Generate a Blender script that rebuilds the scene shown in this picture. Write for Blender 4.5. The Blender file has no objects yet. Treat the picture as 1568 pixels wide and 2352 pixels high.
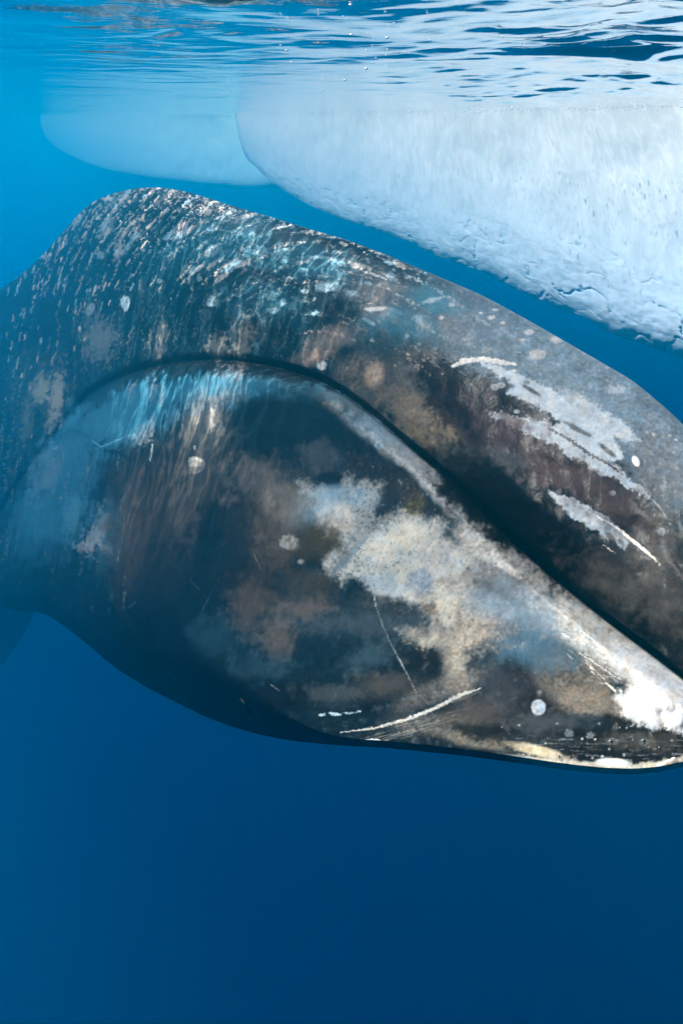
import bpy, math, random
import numpy as np
from mathutils import Vector

random.seed(4)
rng = np.random.RandomState(7)
R = math.radians
scn = bpy.context.scene
COL = scn.collection

# ------------------------------------------------------------------ camera
H = 0.24                      # metres of water between the lens and the sea surface
cam_d = bpy.data.cameras.new("camera")
cam = bpy.data.objects.new("camera", cam_d)
COL.objects.link(cam)
cam.location = (0, 0, 0)
cam.rotation_euler = (R(90), 0, 0)
cam_d.sensor_fit = 'HORIZONTAL'
cam_d.sensor_width = 36
cam_d.lens = 36
cam_d.shift_y = -901 / 1568
cam_d.clip_start = 0.05
cam_d.clip_end = 400
scn.camera = cam

# ------------------------------------------------------------------ light
SUN = Vector((-0.52, 0.22, 0.83)).normalized()
world = bpy.data.worlds.new("World")
scn.world = world
world.use_nodes = True
wn = world.node_tree
wn.nodes.clear()
sky = wn.nodes.new('ShaderNodeTexSky')
sky.sky_type = 'NISHITA'
sky.sun_disc = False
sky.sun_elevation = math.asin(SUN.z)
sky.sun_rotation = math.atan2(SUN.x, SUN.y)
bg = wn.nodes.new('ShaderNodeBackground')
bg.inputs[1].default_value = 0.08
wo = wn.nodes.new('ShaderNodeOutputWorld')
wn.links.new(sky.outputs[0], bg.inputs[0])
wn.links.new(bg.outputs[0], wo.inputs[0])

sd = bpy.data.lights.new("sun", 'SUN')
sd.energy = 5.0
sd.angle = R(0.5)
sd.color = (1.0, 0.95, 0.88)
sun = bpy.data.objects.new("sun", sd)
COL.objects.link(sun)
sun.rotation_euler = SUN.to_track_quat('Z', 'Y').to_euler()

scn.view_settings.view_transform = 'Standard'
scn.view_settings.look = 'None'
scn.view_settings.exposure = 1.46
scn.view_settings.gamma = 1
scn.view_settings.use_curve_mapping = False
cy = scn.cycles
cy.use_denoising = True
cy.volume_bounces = 4
cy.max_bounces = 10
cy.diffuse_bounces = 3
cy.glossy_bounces = 4
cy.transparent_max_bounces = 12
cy.sample_clamp_indirect = 6
cy.caustics_reflective = False
cy.caustics_refractive = False

# ------------------------------------------------------------------ noise tools
def _hash(ix, iy, seed):
    h = (ix.astype(np.int64) * 374761393 + iy.astype(np.int64) * 668265263 + seed * 1442695041) & 0xFFFFFFFF
    h = ((h ^ (h >> 13)) * 1274126177) & 0xFFFFFFFF
    h = (h ^ (h >> 16)) & 0xFFFFFFFF
    return h

def pnoise(x, y, seed=0):
    """gradient noise, about -1..1"""
    x0 = np.floor(x); y0 = np.floor(y)
    fx = x - x0; fy = y - y0
    u = fx * fx * fx * (fx * (fx * 6 - 15) + 10)
    v = fy * fy * fy * (fy * (fy * 6 - 15) + 10)
    def g(ix, iy, dx, dy):
        a = _hash(ix, iy, seed) * (2 * math.pi / 4294967296.0)
        return np.cos(a) * dx + np.sin(a) * dy
    n00 = g(x0, y0, fx, fy); n10 = g(x0 + 1, y0, fx - 1, fy)
    n01 = g(x0, y0 + 1, fx, fy - 1); n11 = g(x0 + 1, y0 + 1, fx - 1, fy - 1)
    return 1.5 * ((n00 * (1 - u) + n10 * u) * (1 - v) + (n01 * (1 - u) + n11 * u) * v)

def fbm(x, y, octv=4, seed=0, gain=0.5):
    s = 0; a = 1; t = 0
    for k in range(octv):
        s = s + a * pnoise(x, y, seed + 17 * k); t += a
        x = x * 2.03 + 3.7; y = y * 2.03 + 1.3; a *= gain
    return s / t * 1.3

def worley(x, y, seed=0):
    """returns f1, f2 and the cell's random id"""
    x0 = np.floor(x); y0 = np.floor(y)
    f1 = np.full(x.shape, 9.0); f2 = np.full(x.shape, 9.0); cid = np.zeros(x.shape)
    for dx in (-1, 0, 1):
        for dy in (-1, 0, 1):
            h = _hash(x0 + dx, y0 + dy, seed); h2 = _hash(x0 + dx, y0 + dy, seed + 91)
            px = x0 + dx + h / 4294967296.0; py = y0 + dy + h2 / 4294967296.0
            d = np.hypot(px - x, py - y)
            m = d < f1
            f2 = np.where(m, f1, np.minimum(f2, d))
            cid = np.where(m, (h % 1000) / 1000.0, cid)
            f1 = np.where(m, d, f1)
    return f1, f2, cid

def sstep(a, b, x):
    t = np.clip((x - a) / (b - a), 0, 1)
    return t * t * (3 - 2 * t)

def curve(pts, smooth=True):
    """smooth monotone-ish interpolation through (x, y) knots"""
    xs = np.array([p[0] for p in pts], float); ys = np.array([p[1] for p in pts], float)
    d = np.diff(ys) / np.diff(xs)
    m = np.zeros(len(xs))
    m[1:-1] = (d[:-1] * np.diff(xs)[1:] + d[1:] * np.diff(xs)[:-1]) / (xs[2:] - xs[:-2])
    m[0] = d[0]; m[-1] = d[-1]
    def f(x):
        x = np.asarray(x, float)
        i = np.clip(np.searchsorted(xs, x) - 1, 0, len(xs) - 2)
        hh = xs[i + 1] - xs[i]; t = np.clip((x - xs[i]) / hh, 0, 1)
        return ((2*t**3 - 3*t**2 + 1) * ys[i] + (t**3 - 2*t**2 + t) * hh * m[i]
                + (-2*t**3 + 3*t**2) * ys[i + 1] + (t**3 - t**2) * hh * m[i + 1])
    return f

# ------------------------------------------------------------------ mesh tools
def link_mesh(name, verts, faces, mat=None, parent=None, smooth=True):
    me = bpy.data.meshes.new(name)
    verts = np.asarray(verts, np.float32); faces = np.asarray(faces, np.int32)
    nf, k = faces.shape
    me.vertices.add(len(verts)); me.vertices.foreach_set('co', verts.ravel())
    me.loops.add(nf * k); me.loops.foreach_set('vertex_index', faces.ravel())
    me.polygons.add(nf)
    me.polygons.foreach_set('loop_start', np.arange(0, nf * k, k, dtype=np.int32))
    me.polygons.foreach_set('loop_total', np.full(nf, k, np.int32))
    if smooth:
        me.polygons.foreach_set('use_smooth', np.ones(nf, bool))
    me.update(calc_edges=True); me.validate()
    o = bpy.data.objects.new(name, me); COL.objects.link(o)
    if mat: me.materials.append(mat)
    if parent: o.parent = parent
    return o

def grid_faces(nu, nv, wrap_v=False, flip=False):
    i = np.arange(nu - 1)[:, None]; j = np.arange(nv if wrap_v else nv - 1)[None, :]
    j2 = (j + 1) % nv
    a = i * nv + j; b = (i + 1) * nv + j; c = (i + 1) * nv + j2; d = i * nv + j2
    f = np.stack([a, b, c, d], -1).reshape(-1, 4)
    return f[:, ::-1] if flip else f

def set_color(o, name, rgb):
    at = o.data.color_attributes.new(name, 'FLOAT_COLOR', 'POINT')
    c = np.ones((len(rgb), 4), np.float32); c[:, :3] = rgb
    at.data.foreach_set('color', c.ravel())

def tag(o, label=None, cat=None, group=None, kind=None):
    if label: o['label'] = label
    if cat: o['category'] = cat
    if group: o['group'] = group
    if kind: o['kind'] = kind
    return o

def new_mat(name):
    m = bpy.data.materials.new(name); m.use_nodes = True
    m.node_tree.nodes.clear()
    return m, m.node_tree.nodes, m.node_tree.links

F = 1568.0
def ray(px, py, Y):
    """a point at distance Y ahead, given its bearing"""
    return np.stack([(px - 784) / F * Y, Y + 0 * px, (275 - py) / F * Y], -1)

# ------------------------------------------------------------------ water body
m, N, L = new_mat('sea_water_volume')
out = N.new('ShaderNodeOutputMaterial'); pv = N.new('ShaderNodeVolumePrincipled')
pv.inputs['Color'].default_value = (0.0, 0.51, 0.80, 1)
pv.inputs['Density'].default_value = 0.042
pv.inputs['Anisotropy'].default_value = 0.79
pv.inputs['Absorption Color'].default_value = (0.0, 0.0, 0.0, 1)
L.new(pv.outputs[0], out.inputs['Volume'])
ZB = -75.0
def box(name, x0, x1, y0, y1, z0, z1, mat):
    v = [(x, y, z) for x in (x0, x1) for y in (y0, y1) for z in (z0, z1)]
    f = [(0,1,3,2),(4,6,7,5),(0,4,5,1),(2,3,7,6),(0,2,6,4),(1,5,7,3)]
    return link_mesh(name, v, f, mat, smooth=False)
hz = box('haze', -125, 125, -90, 165, ZB - 1, H + 0.62, m)
tag(hz, 'blue sea water filling the whole view, fading with distance', kind='stuff')

m, N, L = new_mat('deep_floor')
out = N.new('ShaderNodeOutputMaterial'); bs = N.new('ShaderNodeBsdfDiffuse')
bs.inputs[0].default_value = (0.02, 0.025, 0.03, 1)
L.new(bs.outputs[0], out.inputs[0])
gx = np.linspace(-124, 124, 60); gy = np.linspace(-89, 164, 60)
X, Y = np.meshgrid(gx, gy, indexing='ij')
sb = link_mesh('seabed', np.stack([X, Y, ZB + 1 + 1.5 * fbm(X / 20, Y / 20, 3, 5)], -1).reshape(-1, 3), grid_faces(60, 60), m)
tag(sb, kind='structure')

# ------------------------------------------------------------------ sea surface seen from below
def surface_material():
    m, N, L = new_mat('sea_surface')
    out = N.new('ShaderNodeOutputMaterial')
    tr = N.new('ShaderNodeBsdfTransparent')
    gl = N.new('ShaderNodeBsdfGlossy'); gl.inputs['Roughness'].default_value = 0.03
    gl.inputs['Color'].default_value = (0.97, 0.97, 0.97, 1)
    fr = N.new('ShaderNodeFresnel'); fr.inputs[0].default_value = 1.333
    mx = N.new('ShaderNodeMixShader')
    L.new(fr.outputs[0], mx.inputs[0]); L.new(tr.outputs[0], mx.inputs[1]); L.new(gl.outputs[0], mx.inputs[2])
    # caustic net put into the sheet's colour, standing in for sunlight focused by ripples
    geo = N.new('ShaderNodeNewGeometry')
    wv = N.new('ShaderNodeTexNoise'); wv.inputs['Scale'].default_value = 5; wv.inputs['Detail'].default_value = 3
    mp = N.new('ShaderNodeMapping'); mp.vector_type = 'TEXTURE'
    mp.inputs['Rotation'].default_value = (0, 0, R(10)); mp.inputs['Scale'].default_value = (2.0, 1.0, 1)
    L.new(geo.outputs['Position'], mp.inputs['Vector']); L.new(geo.outputs['Position'], wv.inputs['Vector'])
    ad = N.new('ShaderNodeVectorMath'); ad.operation = 'MULTIPLY_ADD'; ad.inputs[1].default_value = (.5, .5, .0)
    L.new(wv.outputs['Color'], ad.inputs[0]); L.new(mp.outputs[0], ad.inputs[2])
    vo = N.new('ShaderNodeTexVoronoi'); vo.feature = 'DISTANCE_TO_EDGE'; vo.inputs['Scale'].default_value = 5.2
    L.new(ad.outputs[0], vo.inputs['Vector'])
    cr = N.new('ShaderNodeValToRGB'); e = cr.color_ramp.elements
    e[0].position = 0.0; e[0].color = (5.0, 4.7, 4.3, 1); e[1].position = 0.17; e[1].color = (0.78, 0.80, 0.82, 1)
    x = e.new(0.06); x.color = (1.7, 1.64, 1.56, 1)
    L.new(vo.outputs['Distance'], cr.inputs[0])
    # the painted caustics are strong only in a round area above the whale's hump
    sp = N.new('ShaderNodeVectorMath'); sp.operation = 'DISTANCE'; sp.inputs[1].default_value = (-1.25, 6.7, H)
    L.new(geo.outputs['Position'], sp.inputs[0])
    ms = N.new('ShaderNodeMapRange'); ms.interpolation_type = 'SMOOTHSTEP'
    ms.inputs[1].default_value = 1.6; ms.inputs[2].default_value = 2.8; ms.inputs[3].default_value = 1.0; ms.inputs[4].default_value = 0.06
    L.new(sp.outputs['Value'], ms.inputs[0])
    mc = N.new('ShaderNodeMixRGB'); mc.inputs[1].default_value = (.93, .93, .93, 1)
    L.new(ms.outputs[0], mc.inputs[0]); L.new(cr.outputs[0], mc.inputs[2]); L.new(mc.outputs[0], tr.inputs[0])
    nz = N.new('ShaderNodeTexNoise'); nz.inputs['Scale'].default_value = 9; nz.inputs['Detail'].default_value = 4
    mp2 = N.new('ShaderNodeMapping'); mp2.inputs['Scale'].default_value = (0.5, 1.2, 1)
    L.new(geo.outputs['Position'], mp2.inputs['Vector']); L.new(mp2.outputs[0], nz.inputs['Vector'])
    bu = N.new('ShaderNodeBump'); bu.inputs['Strength'].default_value = 0.14; bu.inputs['Distance'].default_value = 0.02
    L.new(nz.outputs[0], bu.inputs['Height']); L.new(bu.outputs[0], gl.inputs['Normal'])
    L.new(mx.outputs[0], out.inputs[0])
    return m
def axis(fine0, fine1, step, lo, hi, grow=1.12):
    a = list(np.arange(fine0, fine1, step)); s = step
    while a[-1] < hi: s *= grow; a.append(a[-1] + s)
    b = []; s = step; x = fine0
    while x > lo: s *= grow; x -= s; b.append(x)
    return np.array(b[::-1] + a)
sx = axis(-2.2, 2.2, 0.014, -124, 124, 1.02)
sy = [0.7]
while sy[-1] < 30: sy.append(sy[-1] + max(0.010, 0.0062 * sy[-1]))
while sy[-1] < 160: sy.append(sy[-1] * 1.02)
b = [0.7]; s = .02
while b[-1] > -85: s *= 1.15; b.append(b[-1] - s)
sy = np.array(b[:0:-1] + sy)
X, Y = np.meshgrid(sx, sy, indexing='ij')
fade = 1 / (1 + (np.abs(Y) / 45) ** 2) * 1 / (1 + (np.abs(X) / 25) ** 2)
ca, sa = math.cos(R(24)), math.sin(R(24))
XR = X * ca + Y * sa; YR = -X * sa + Y * ca
warp = 0.8 * fbm(X * .8, Y * .8, 4, 31)
rgt = sstep(-.9, 1.3, X - .12 * Y)
rough_ = (.13 + .87 * rgt) * (1 + .8 * np.exp(-(Y / 2.3) ** 2))
Z = (.16 + 1.0 * rgt) * .030 * pnoise(XR * .9 + warp, YR * 1.1 + warp, 11)
Z = Z + rough_ * .019 * (1 - 2 * np.abs(pnoise(XR * 1.7 + 2 * warp, YR * 2.3 + warp, 12)))
Z = Z + rough_ * .0042 * (1 - 2 * np.abs(pnoise(XR * 4.1 + 3 * warp, YR * 5.2 + 3 * warp, 13))) + rough_ * .0012 * fbm(XR * 11, YR * 15, 3, 14)
Z = Z + sstep(7, 22, Y) * (.022 * pnoise(XR * .9 + warp, YR * 1.3 + warp, 21) + .006 * pnoise(XR * 2.3, YR * 2.9 + warp, 22)) * fade
near = np.exp(-((X) ** 2 + (Y) ** 2) / 0.6)
Z = H + Z * fade
ws = link_mesh('water_surface', np.stack([X, Y, Z], -1).reshape(-1, 3), grid_faces(len(sx), len(sy)), surface_material())
tag(ws, kind='structure')

# ------------------------------------------------------------------ ice
def ice_material():
    m, N, L = new_mat('sea_ice')
    out = N.new('ShaderNodeOutputMaterial'); bs = N.new('ShaderNodeBsdfPrincipled')
    at = N.new('ShaderNodeAttribute'); at.attribute_name = 'tone'
    geo = N.new('ShaderNodeNewGeometry')
    mp = N.new('ShaderNodeMapping'); mp.inputs['Scale'].default_value = (1.6, 1.6, 0.5)
    nz = N.new('ShaderNodeTexNoise'); nz.inputs['Scale'].default_value = 2.5; nz.inputs['Detail'].default_value = 6
    L.new(geo.outputs['Position'], mp.inputs[0]); L.new(mp.outputs[0], nz.inputs['Vector'])
    mr = N.new('ShaderNodeMapRange'); mr.inputs[1].default_value = .3; mr.inputs[2].default_value = .7
    mr.inputs[3].default_value = .93; mr.inputs[4].default_value = 1.03
    L.new(nz.outputs[0], mr.inputs[0])
    vm = N.new('ShaderNodeVectorMath'); vm.operation = 'SCALE'
    L.new(at.outputs['Color'], vm.inputs[0]); L.new(mr.outputs[0], vm.inputs['Scale'])
    L.new(vm.outputs[0], bs.inputs['Base Color'])
    bs.inputs['Roughness'].default_value = 0.6
    bs.inputs['IOR'].default_value = 1.05
    bu = N.new('ShaderNodeBump'); bu.inputs['Strength'].default_value = .12; bu.inputs['Distance'].default_value = .05
    L.new(nz.outputs[0], bu.inputs['Height']); L.new(bu.outputs[0], bs.inputs['Normal'])
    L.new(bs.outputs[0], out.inputs[0])
    return m
ICE = ice_material()

def ice_floe(name, bottom, dist, px0, px1, nu, nv, back, seed, lean=0.55, cracks=1.0, bright=.80, tint=(1, 1, 1)):
    """a floe: near wall from above the waterline to its ragged lower edge, then underside and back"""
    u = np.linspace(px0, px1, nu)
    Yw = dist(u)
    zb = (275 - bottom(u)) / F * Yw              # depth of the lower edge
    P = []
    top = H + 0.34
    t = np.linspace(0, 1, nv)
    Yt = Yw[:, None] + 0 * t[None, :]
    thick = (H - zb)[:, None]
    zz = top + (zb[:, None] - top) * t[None, :]
    dep = np.clip((H - zz) / np.maximum(thick, .05), 0, 1)
    Xw = (u[:, None] - 784) / F * Yt
    arc = np.cumsum(np.r_[0, np.hypot(np.diff(Xw[:, 0]), np.diff(Yw))])[:, None] + 0 * t[None, :]
    # the wall bulges towards the open water below the line, then rolls under
    off = -lean * thick * (dep ** 1.3) * (1 - 0.3 * dep ** 16) * .5
    off = off - 0.05 * thick ** .5 * fbm(arc * .35, zz * .4, 3, seed)
    off = off - 0.018 * fbm(arc * 1.1, zz * 1.0, 4, seed + 5) * sstep(0, .3, dep)
    f1, f2, cid = worley(arc * .95 + .7 * fbm(arc, zz, 4, seed + 8), ((zz - zb[:, None]) * 2.4 + arc * .35) + .8 * fbm(arc * 1.3, zz * 1.6, 4, seed + 9), seed)
    low = sstep(.60, .97, dep + .14 * fbm(arc * .6, zz * .3, 3, seed + 4)) * cracks
    gr = np.exp(-((f2 - f1) / .045) ** 2) * sstep(-.1, .35, fbm(arc * 1.7, zz * 1.7, 2, seed + 50))
    off = off + low * (.05 * gr - .035 * cid + .03 * f1) - .022 * low * fbm(arc * 3, zz * 5, 4, seed + 60)
    Pn = np.stack([Xw * (Yt + off) / Yt, Yt + off, zz * (Yt + off * (zz < 0)) / Yt], -1)
    # direction into the floe
    tx = np.gradient(Xw[:, 0]); ty = np.gradient(Yw); ln = np.hypot(tx, ty)
    nx, ny = -ty / ln, tx / ln
    s = np.where(ny < 0, -1, 1); nx, ny = nx * s, ny * s
    rows = [Pn]
    for k, (bk, zf) in enumerate(((.02, .995), (.12, .97), (.4, .92), (1.0, .9), (1.0, .1))):
        q = np.zeros((nu, 1, 3))
        q[:, 0, 0] = Xw[:, 0] + nx * back * bk; q[:, 0, 1] = Yw + ny * back * bk
        q[:, 0, 2] = zb * zf 
        rows.append(q)
    q = rows[-1].copy(); q[:, 0, 2] = top; rows.append(q)
    V = np.concatenate(rows, 1); nvt = V.shape[1]
    tone = np.ones((nu, nvt, 3))
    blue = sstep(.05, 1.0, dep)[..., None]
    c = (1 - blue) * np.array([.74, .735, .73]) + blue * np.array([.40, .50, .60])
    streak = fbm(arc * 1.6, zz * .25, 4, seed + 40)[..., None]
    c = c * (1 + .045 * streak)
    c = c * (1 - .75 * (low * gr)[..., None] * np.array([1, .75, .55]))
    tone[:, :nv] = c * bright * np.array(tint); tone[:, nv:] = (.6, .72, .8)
    fc = grid_faces(nu, nvt, wrap_v=True, flip=True)
    V = V.reshape(-1, 3)
    n0 = len(V)
    # ends closed by a fan
    cen = [V[:nvt].mean(0), V[-nvt:].mean(0)]
    V = np.vstack([V, cen])
    j = np.arange(nvt); j2 = (j + 1) % nvt
    capf = np.concatenate([np.stack([j, j2, j * 0 + n0], -1), np.stack([(nu - 1) * nvt + j2, (nu - 1) * nvt + j, j * 0 + n0 + 1], -1)])
    capq = np.concatenate([capf, capf[:, 2:]], 1)
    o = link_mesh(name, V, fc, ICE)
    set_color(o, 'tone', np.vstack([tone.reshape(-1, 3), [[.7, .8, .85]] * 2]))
    import bmesh
    bm = bmesh.new(); bm.from_mesh(o.data); bm.verts.ensure_lookup_table()
    for f in capf:
        try: nf = bm.faces.new([bm.verts[int(k)] for k in f]); nf.smooth = True
        except ValueError: pass
    bm.normal_update(); bm.to_mesh(o.data); bm.free()
    return o

bot = curve([(540, 262), (546, 300), (556, 338), (590, 385), (640, 428), (700, 465), (780, 500), (860, 527), (950, 560), (1020, 595), (1100, 622),
             (1180, 662), (1260, 700), (1350, 735), (1400, 765), (1470, 788), (1568, 822), (1700, 870), (2200, 1010)])
dist = curve([(540, 30), (600, 27.5), (700, 24), (900, 19), (1200, 14.5), (1568, 11.2), (1800, 9.8), (2200, 8)])
fl = ice_floe('ice_floe', bot, dist, 541, 2150, 520, 260, 8, 3)
tag(fl, 'large pale ice floe hanging below the surface on the right with a cracked lower edge', 'ice floe', 'ice floes')
bot2 = curve([(90, 274), (100, 305), (120, 330), (160, 356), (220, 382), (300, 402), (400, 416), (480, 427), (560, 434), (640, 430), (800, 404)])
dist2 = curve([(90, 74), (200, 56), (350, 44), (560, 36), (800, 31)])
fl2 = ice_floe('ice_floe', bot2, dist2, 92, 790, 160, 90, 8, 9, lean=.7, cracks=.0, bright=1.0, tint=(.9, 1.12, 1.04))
tag(fl2, 'smaller hazy ice floe far off at the left, behind the large one', 'ice floe', 'ice floes')

# ------------------------------------------------------------------ whale
topc = curve([(-620, 930), (-400, 850), (-200, 765), (-80, 705), (0, 663), (60, 620), (110, 572), (150, 527), (185, 487), (220, 460), (270, 441), (340, 430),
              (420, 438), (480, 455), (560, 480), (620, 497), (700, 522), (800, 552), (900, 590), (1000, 632), (1100, 675),
              (1200, 728), (1300, 785), (1400, 843), (1450, 873), (1500, 913), (1540, 948), (1568, 975), (1620, 1045), (1670, 1150), (1710, 1290), (1740, 1460), (1765, 1660)])
lipc = curve([(-620, 1180), (-300, 1330), (-120, 1345), (-60, 1270), (0, 1178), (40, 1112), (100, 1030), (150, 965), (200, 912), (250, 880), (300, 860), (360, 843), (430, 832),
              (500, 830), (580, 837), (650, 850), (720, 872), (780, 902), (850, 952), (920, 1011), (1000, 1077), (1060, 1131),
              (1120, 1190), (1200, 1266), (1300, 1352), (1400, 1432), (1500, 1507), (1568, 1560), (1660, 1628), (1765, 1690)])
botc = curve([(-620, 1120), (-400, 1260), (-200, 1370), (-80, 1400), (0, 1396), (50, 1402), (100, 1410), (150, 1440), (200, 1480), (260, 1530), (330, 1575), (400, 1612),
              (480, 1650), (560, 1678), (640, 1697), (750, 1710), (900, 1720), (1000, 1730), (1100, 1741), (1200, 1755), (1300, 1769),
              (1400, 1778), (1450, 1779), (1500, 1775), (1568, 1762), (1650, 1738), (1765, 1700)])
yc = curve([(-620, 42), (-400, 31), (-200, 22.5), (-60, 15.5), (60, 11.4), (200, 8.2), (400, 5.9), (700, 4.2), (1000, 3.2), (1300, 2.55), (1568, 2.1), (1765, 1.75)])
wid = curve([(-620, .3), (-400, 1.4), (-200, 2.2), (0, 2.1), (200, 1.7), (400, 1.3), (700, 1.05), (1000, .84), (1300, .62), (1568, .42), (1700, .22), (1765, .03)])

def cols():
    a = list(np.arange(-620, -20, 12)) + list(np.arange(-20, 1580, 2.5)) + list(np.arange(1580, 1764.9, 5)) + [1764.9]
    return np.array(a, float)
U = cols(); NU = len(U)
NV = 520
th = np.linspace(0, 1, NV)
# rows are packed evenly with a little crowding at the outline
e = 0.5 - 0.5 * np.cos(np.pi * th); e = .55 * th + .45 * e
T = topc(U)[:, None]; B = botc(U)[:, None]; LP = np.minimum(lipc(U), botc(U) - 4)[:, None]
PX = U[:, None] + 0 * e[None, :]
PY = T + (B - T) * e[None, :]
hgt = B - T

def whale_bulge(PX, PY, T, B, LP):
    e = np.clip((PY - T) / (B - T), 0, 1)
    pw = 2.0
    e0 = .77 + .215 * sstep(200, 820, PX)          # the widest line sits low, and lower towards the chin
    base = np.sqrt(np.maximum(0, 1 - np.where(e < e0, ((e0 - e) / e0) ** 2, ((e - e0) / (1 - e0)) ** 2)))
    # the back rolls over gently, the throat more quickly
    d = PY - LP
    k = sstep(300, 1500, PX)                       # 0 neck .. 1 snout
    mouth = sstep(-260, -60, PX)
    g = (.05 + .34 * k) * mouth
    wu = 45 + 150 * k
    ins = np.where(d < 0, g * np.exp(d / wu) ** 1.0, 0)
    ins = ins + mouth * (.05 + .03 * k) * np.where(d < 0, np.exp(-(d / (12 + 4 * k)) ** 2), 0)
    r = 34 + 40 * k
    q = np.clip(d / r, 0, 1)
    gd = (g + mouth * (.05 + .03 * k))
    ins = ins + np.where(d >= 0, gd * (1 - np.sqrt(1 - (1 - q) ** 2)), 0)
    # lower lip stands proud of the upper jaw
    proud = mouth * np.where(d >= 0, (.10 + .05 * k) * np.exp(-d / 260) * sstep(0, r, d), 0)
    # cheek fold behind the jaw
    fx = curve([(900, 190), (1100, 215), (1300, 240), (1392, 282), (1452, 322), (1502, 352), (1560, 410), (1700, 560)])(PY)
    dd = PX - fx
    fold = .13 * (sstep(-10, 120, dd) - 1) * sstep(1180, 1330, PY)
    fold = fold - .03 * np.exp(-(dd / 14) ** 2) * sstep(1250, 1360, PY)
    return base, -ins + proud + fold

base, det = whale_bulge(PX, PY, T, B, LP)
Wd = wid(U)[:, None]; YC = yc(U)[:, None]
edge = sstep(0, .5, base)
Wm = Wd * base
soft = .02 * fbm(PX / 130, PY / 130, 3, 71) + .0018 * fbm(PX / 22, PY / 40, 3, 72)
back_wr = .010 * fbm(PX / 60 + PY / 60, PY / 14 - PX / 40, 3, 73) * sstep(900, 500, PY) * sstep(1100, 500, PX)
TLT = np.maximum(.62 * Wd, .36 * hgt / F * YC)
TILT = TLT * (2 * e[None, :] - 1)
D = YC - TILT - np.minimum(Wd * 1.0, .9 * Wd + .1) * base - (det * np.minimum(1, Wd / .5) + soft + back_wr) * edge
V1 = ray(PX, PY, D)
# far side
NB = 40
eb = np.linspace(1, 0, NB + 2)[1:-1][None, :]
PYb = T + (B - T) * (0.5 - .5 * np.cos(np.pi * eb)); PXb = U[:, None] + 0 * PYb
bb, _ = whale_bulge(PXb, PYb, T, B, LP)
Db = YC + Wd * bb - TLT * (2 * (PYb - T) / (B - T) - 1)
V2 = ray(PXb, PYb, Db)
V = np.concatenate([V1, V2], 1); NVT = V.shape[1]

# ---- skin colour, laid out along the body
def lin(c):
    c = np.array(c, float) / 255.0
    return np.where(c <= .04045, c / 12.92, ((c + .055) / 1.055) ** 2.4)
K = (.007, .009, .012); TD = (.014, .030, .040); NV_ = (.012, .032, .052); BR = (.050, .038, .028)
OL = (.070, .056, .028); SL = (.085, .118, .150); PK = (.20, .16, .14); GR = (.25, .25, .24)
CR = (.44, .41, .35); WH = (.85, .85, .85); BL = (.025, .105, .165); TN = (.20, .17, .13)
n1 = fbm(PX / 90, PY / 90, 5, 101); n2 = fbm(PX / 90, PY / 90, 5, 102)
n3 = fbm(PX / 26, PY / 26, 4, 103); n4 = fbm(PX / 26, PY / 26, 4, 104)
n5 = fbm(PX / 9, PY / 9, 3, 105); n6 = fbm(PX / 7, PY / 7, 2, 106)
nst = fbm(PX / 11 + PY / 60, PY / 62, 4, 107); ng = fbm(PX / 5 + PY / 30, PY / 24, 3, 108)
lft = sstep(900, 450, PX)
skin = np.zeros(PX.shape + (3,)) + np.array(TD)
ys_row = T[:, 0]
def window(x0, x1, y0, y1):
    i0, i1 = np.searchsorted(U, x0), np.searchsorted(U, x1)
    i0 = max(0, i0 - 1); i1 = min(NU, i1 + 1)
    if i1 <= i0: return None
    sub = PY[i0:i1]
    j = np.where((sub.max(0) >= y0) & (sub.min(0) <= y1))[0]
    if len(j) == 0: return None
    return slice(i0, i1), slice(j[0], j[-1] + 1)
def put(w, mask, col):
    mask = np.clip(mask, 0, 1)[..., None]
    skin[w] = skin[w] * (1 - mask) + np.array(col) * mask
def blob(cx, cy, rx, ry, ang, col, a=1.0, soft=.8, rough=.35, fine=.12):
    rr = max(rx, ry) * 1.9
    w = window(cx - rr, cx + rr, cy - rr, cy + rr)
    if w is None: return
    sc = min(rx, ry)
    k = rough * min(1, 60 / sc) if sc > 60 else rough
    x = PX[w] - cx; y = PY[w] - cy
    c, s_ = math.cos(R(ang)), math.sin(R(ang))
    u = (x * c + y * s_) / rx; v = (-x * s_ + y * c) / ry
    d = np.hypot(u, v) + k * (n1[w] * (.9 if sc > 30 else .3) + n3[w] * .8) + fine * n5[w]
    if sc > 9: d = d + lft[w] * (.34 * nst[w] + .22 * ng[w])
    put(w, a * sstep(1 + soft * .5, 1 - soft * .5, d), col)
def poly(pts, col, a=1.0, soft=6, rough=8, fine=3, speck=0):
    P = np.array(pts, float)
    w = window(P[:, 0].min() - 40, P[:, 0].max() + 40, P[:, 1].min() - 40, P[:, 1].max() + 40)
    if w is None: return
    x = PX[w] + rough * n3[w] + fine * n5[w]; y = PY[w] + rough * n4[w] + fine * n6[w]
    ins = np.zeros(x.shape, bool); dm = np.full(x.shape, 1e9)
    for k in range(len(P)):
        x0, y0 = P[k]; x1, y1 = P[(k + 1) % len(P)]
        if y0 != y1:
            c = ((y0 > y) != (y1 > y)) & (x < (x1 - x0) * (y - y0) / (y1 - y0) + x0)
            ins ^= c
        L2 = (x1 - x0) ** 2 + (y1 - y0) ** 2
        t = np.clip(((x - x0) * (x1 - x0) + (y - y0) * (y1 - y0)) / L2, 0, 1)
        dm = np.minimum(dm, np.hypot(x - x0 - t * (x1 - x0), y - y0 - t * (y1 - y0)))
    sdv = np.where(ins, dm, -dm)
    mk = sstep(-soft, soft, sdv)
    if speck:
        mk = mk * (1 - speck * sstep(.0, .45, n5[w] * .7 + n6[w] * .6 + .02))
    put(w, a * mk, col)
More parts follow.
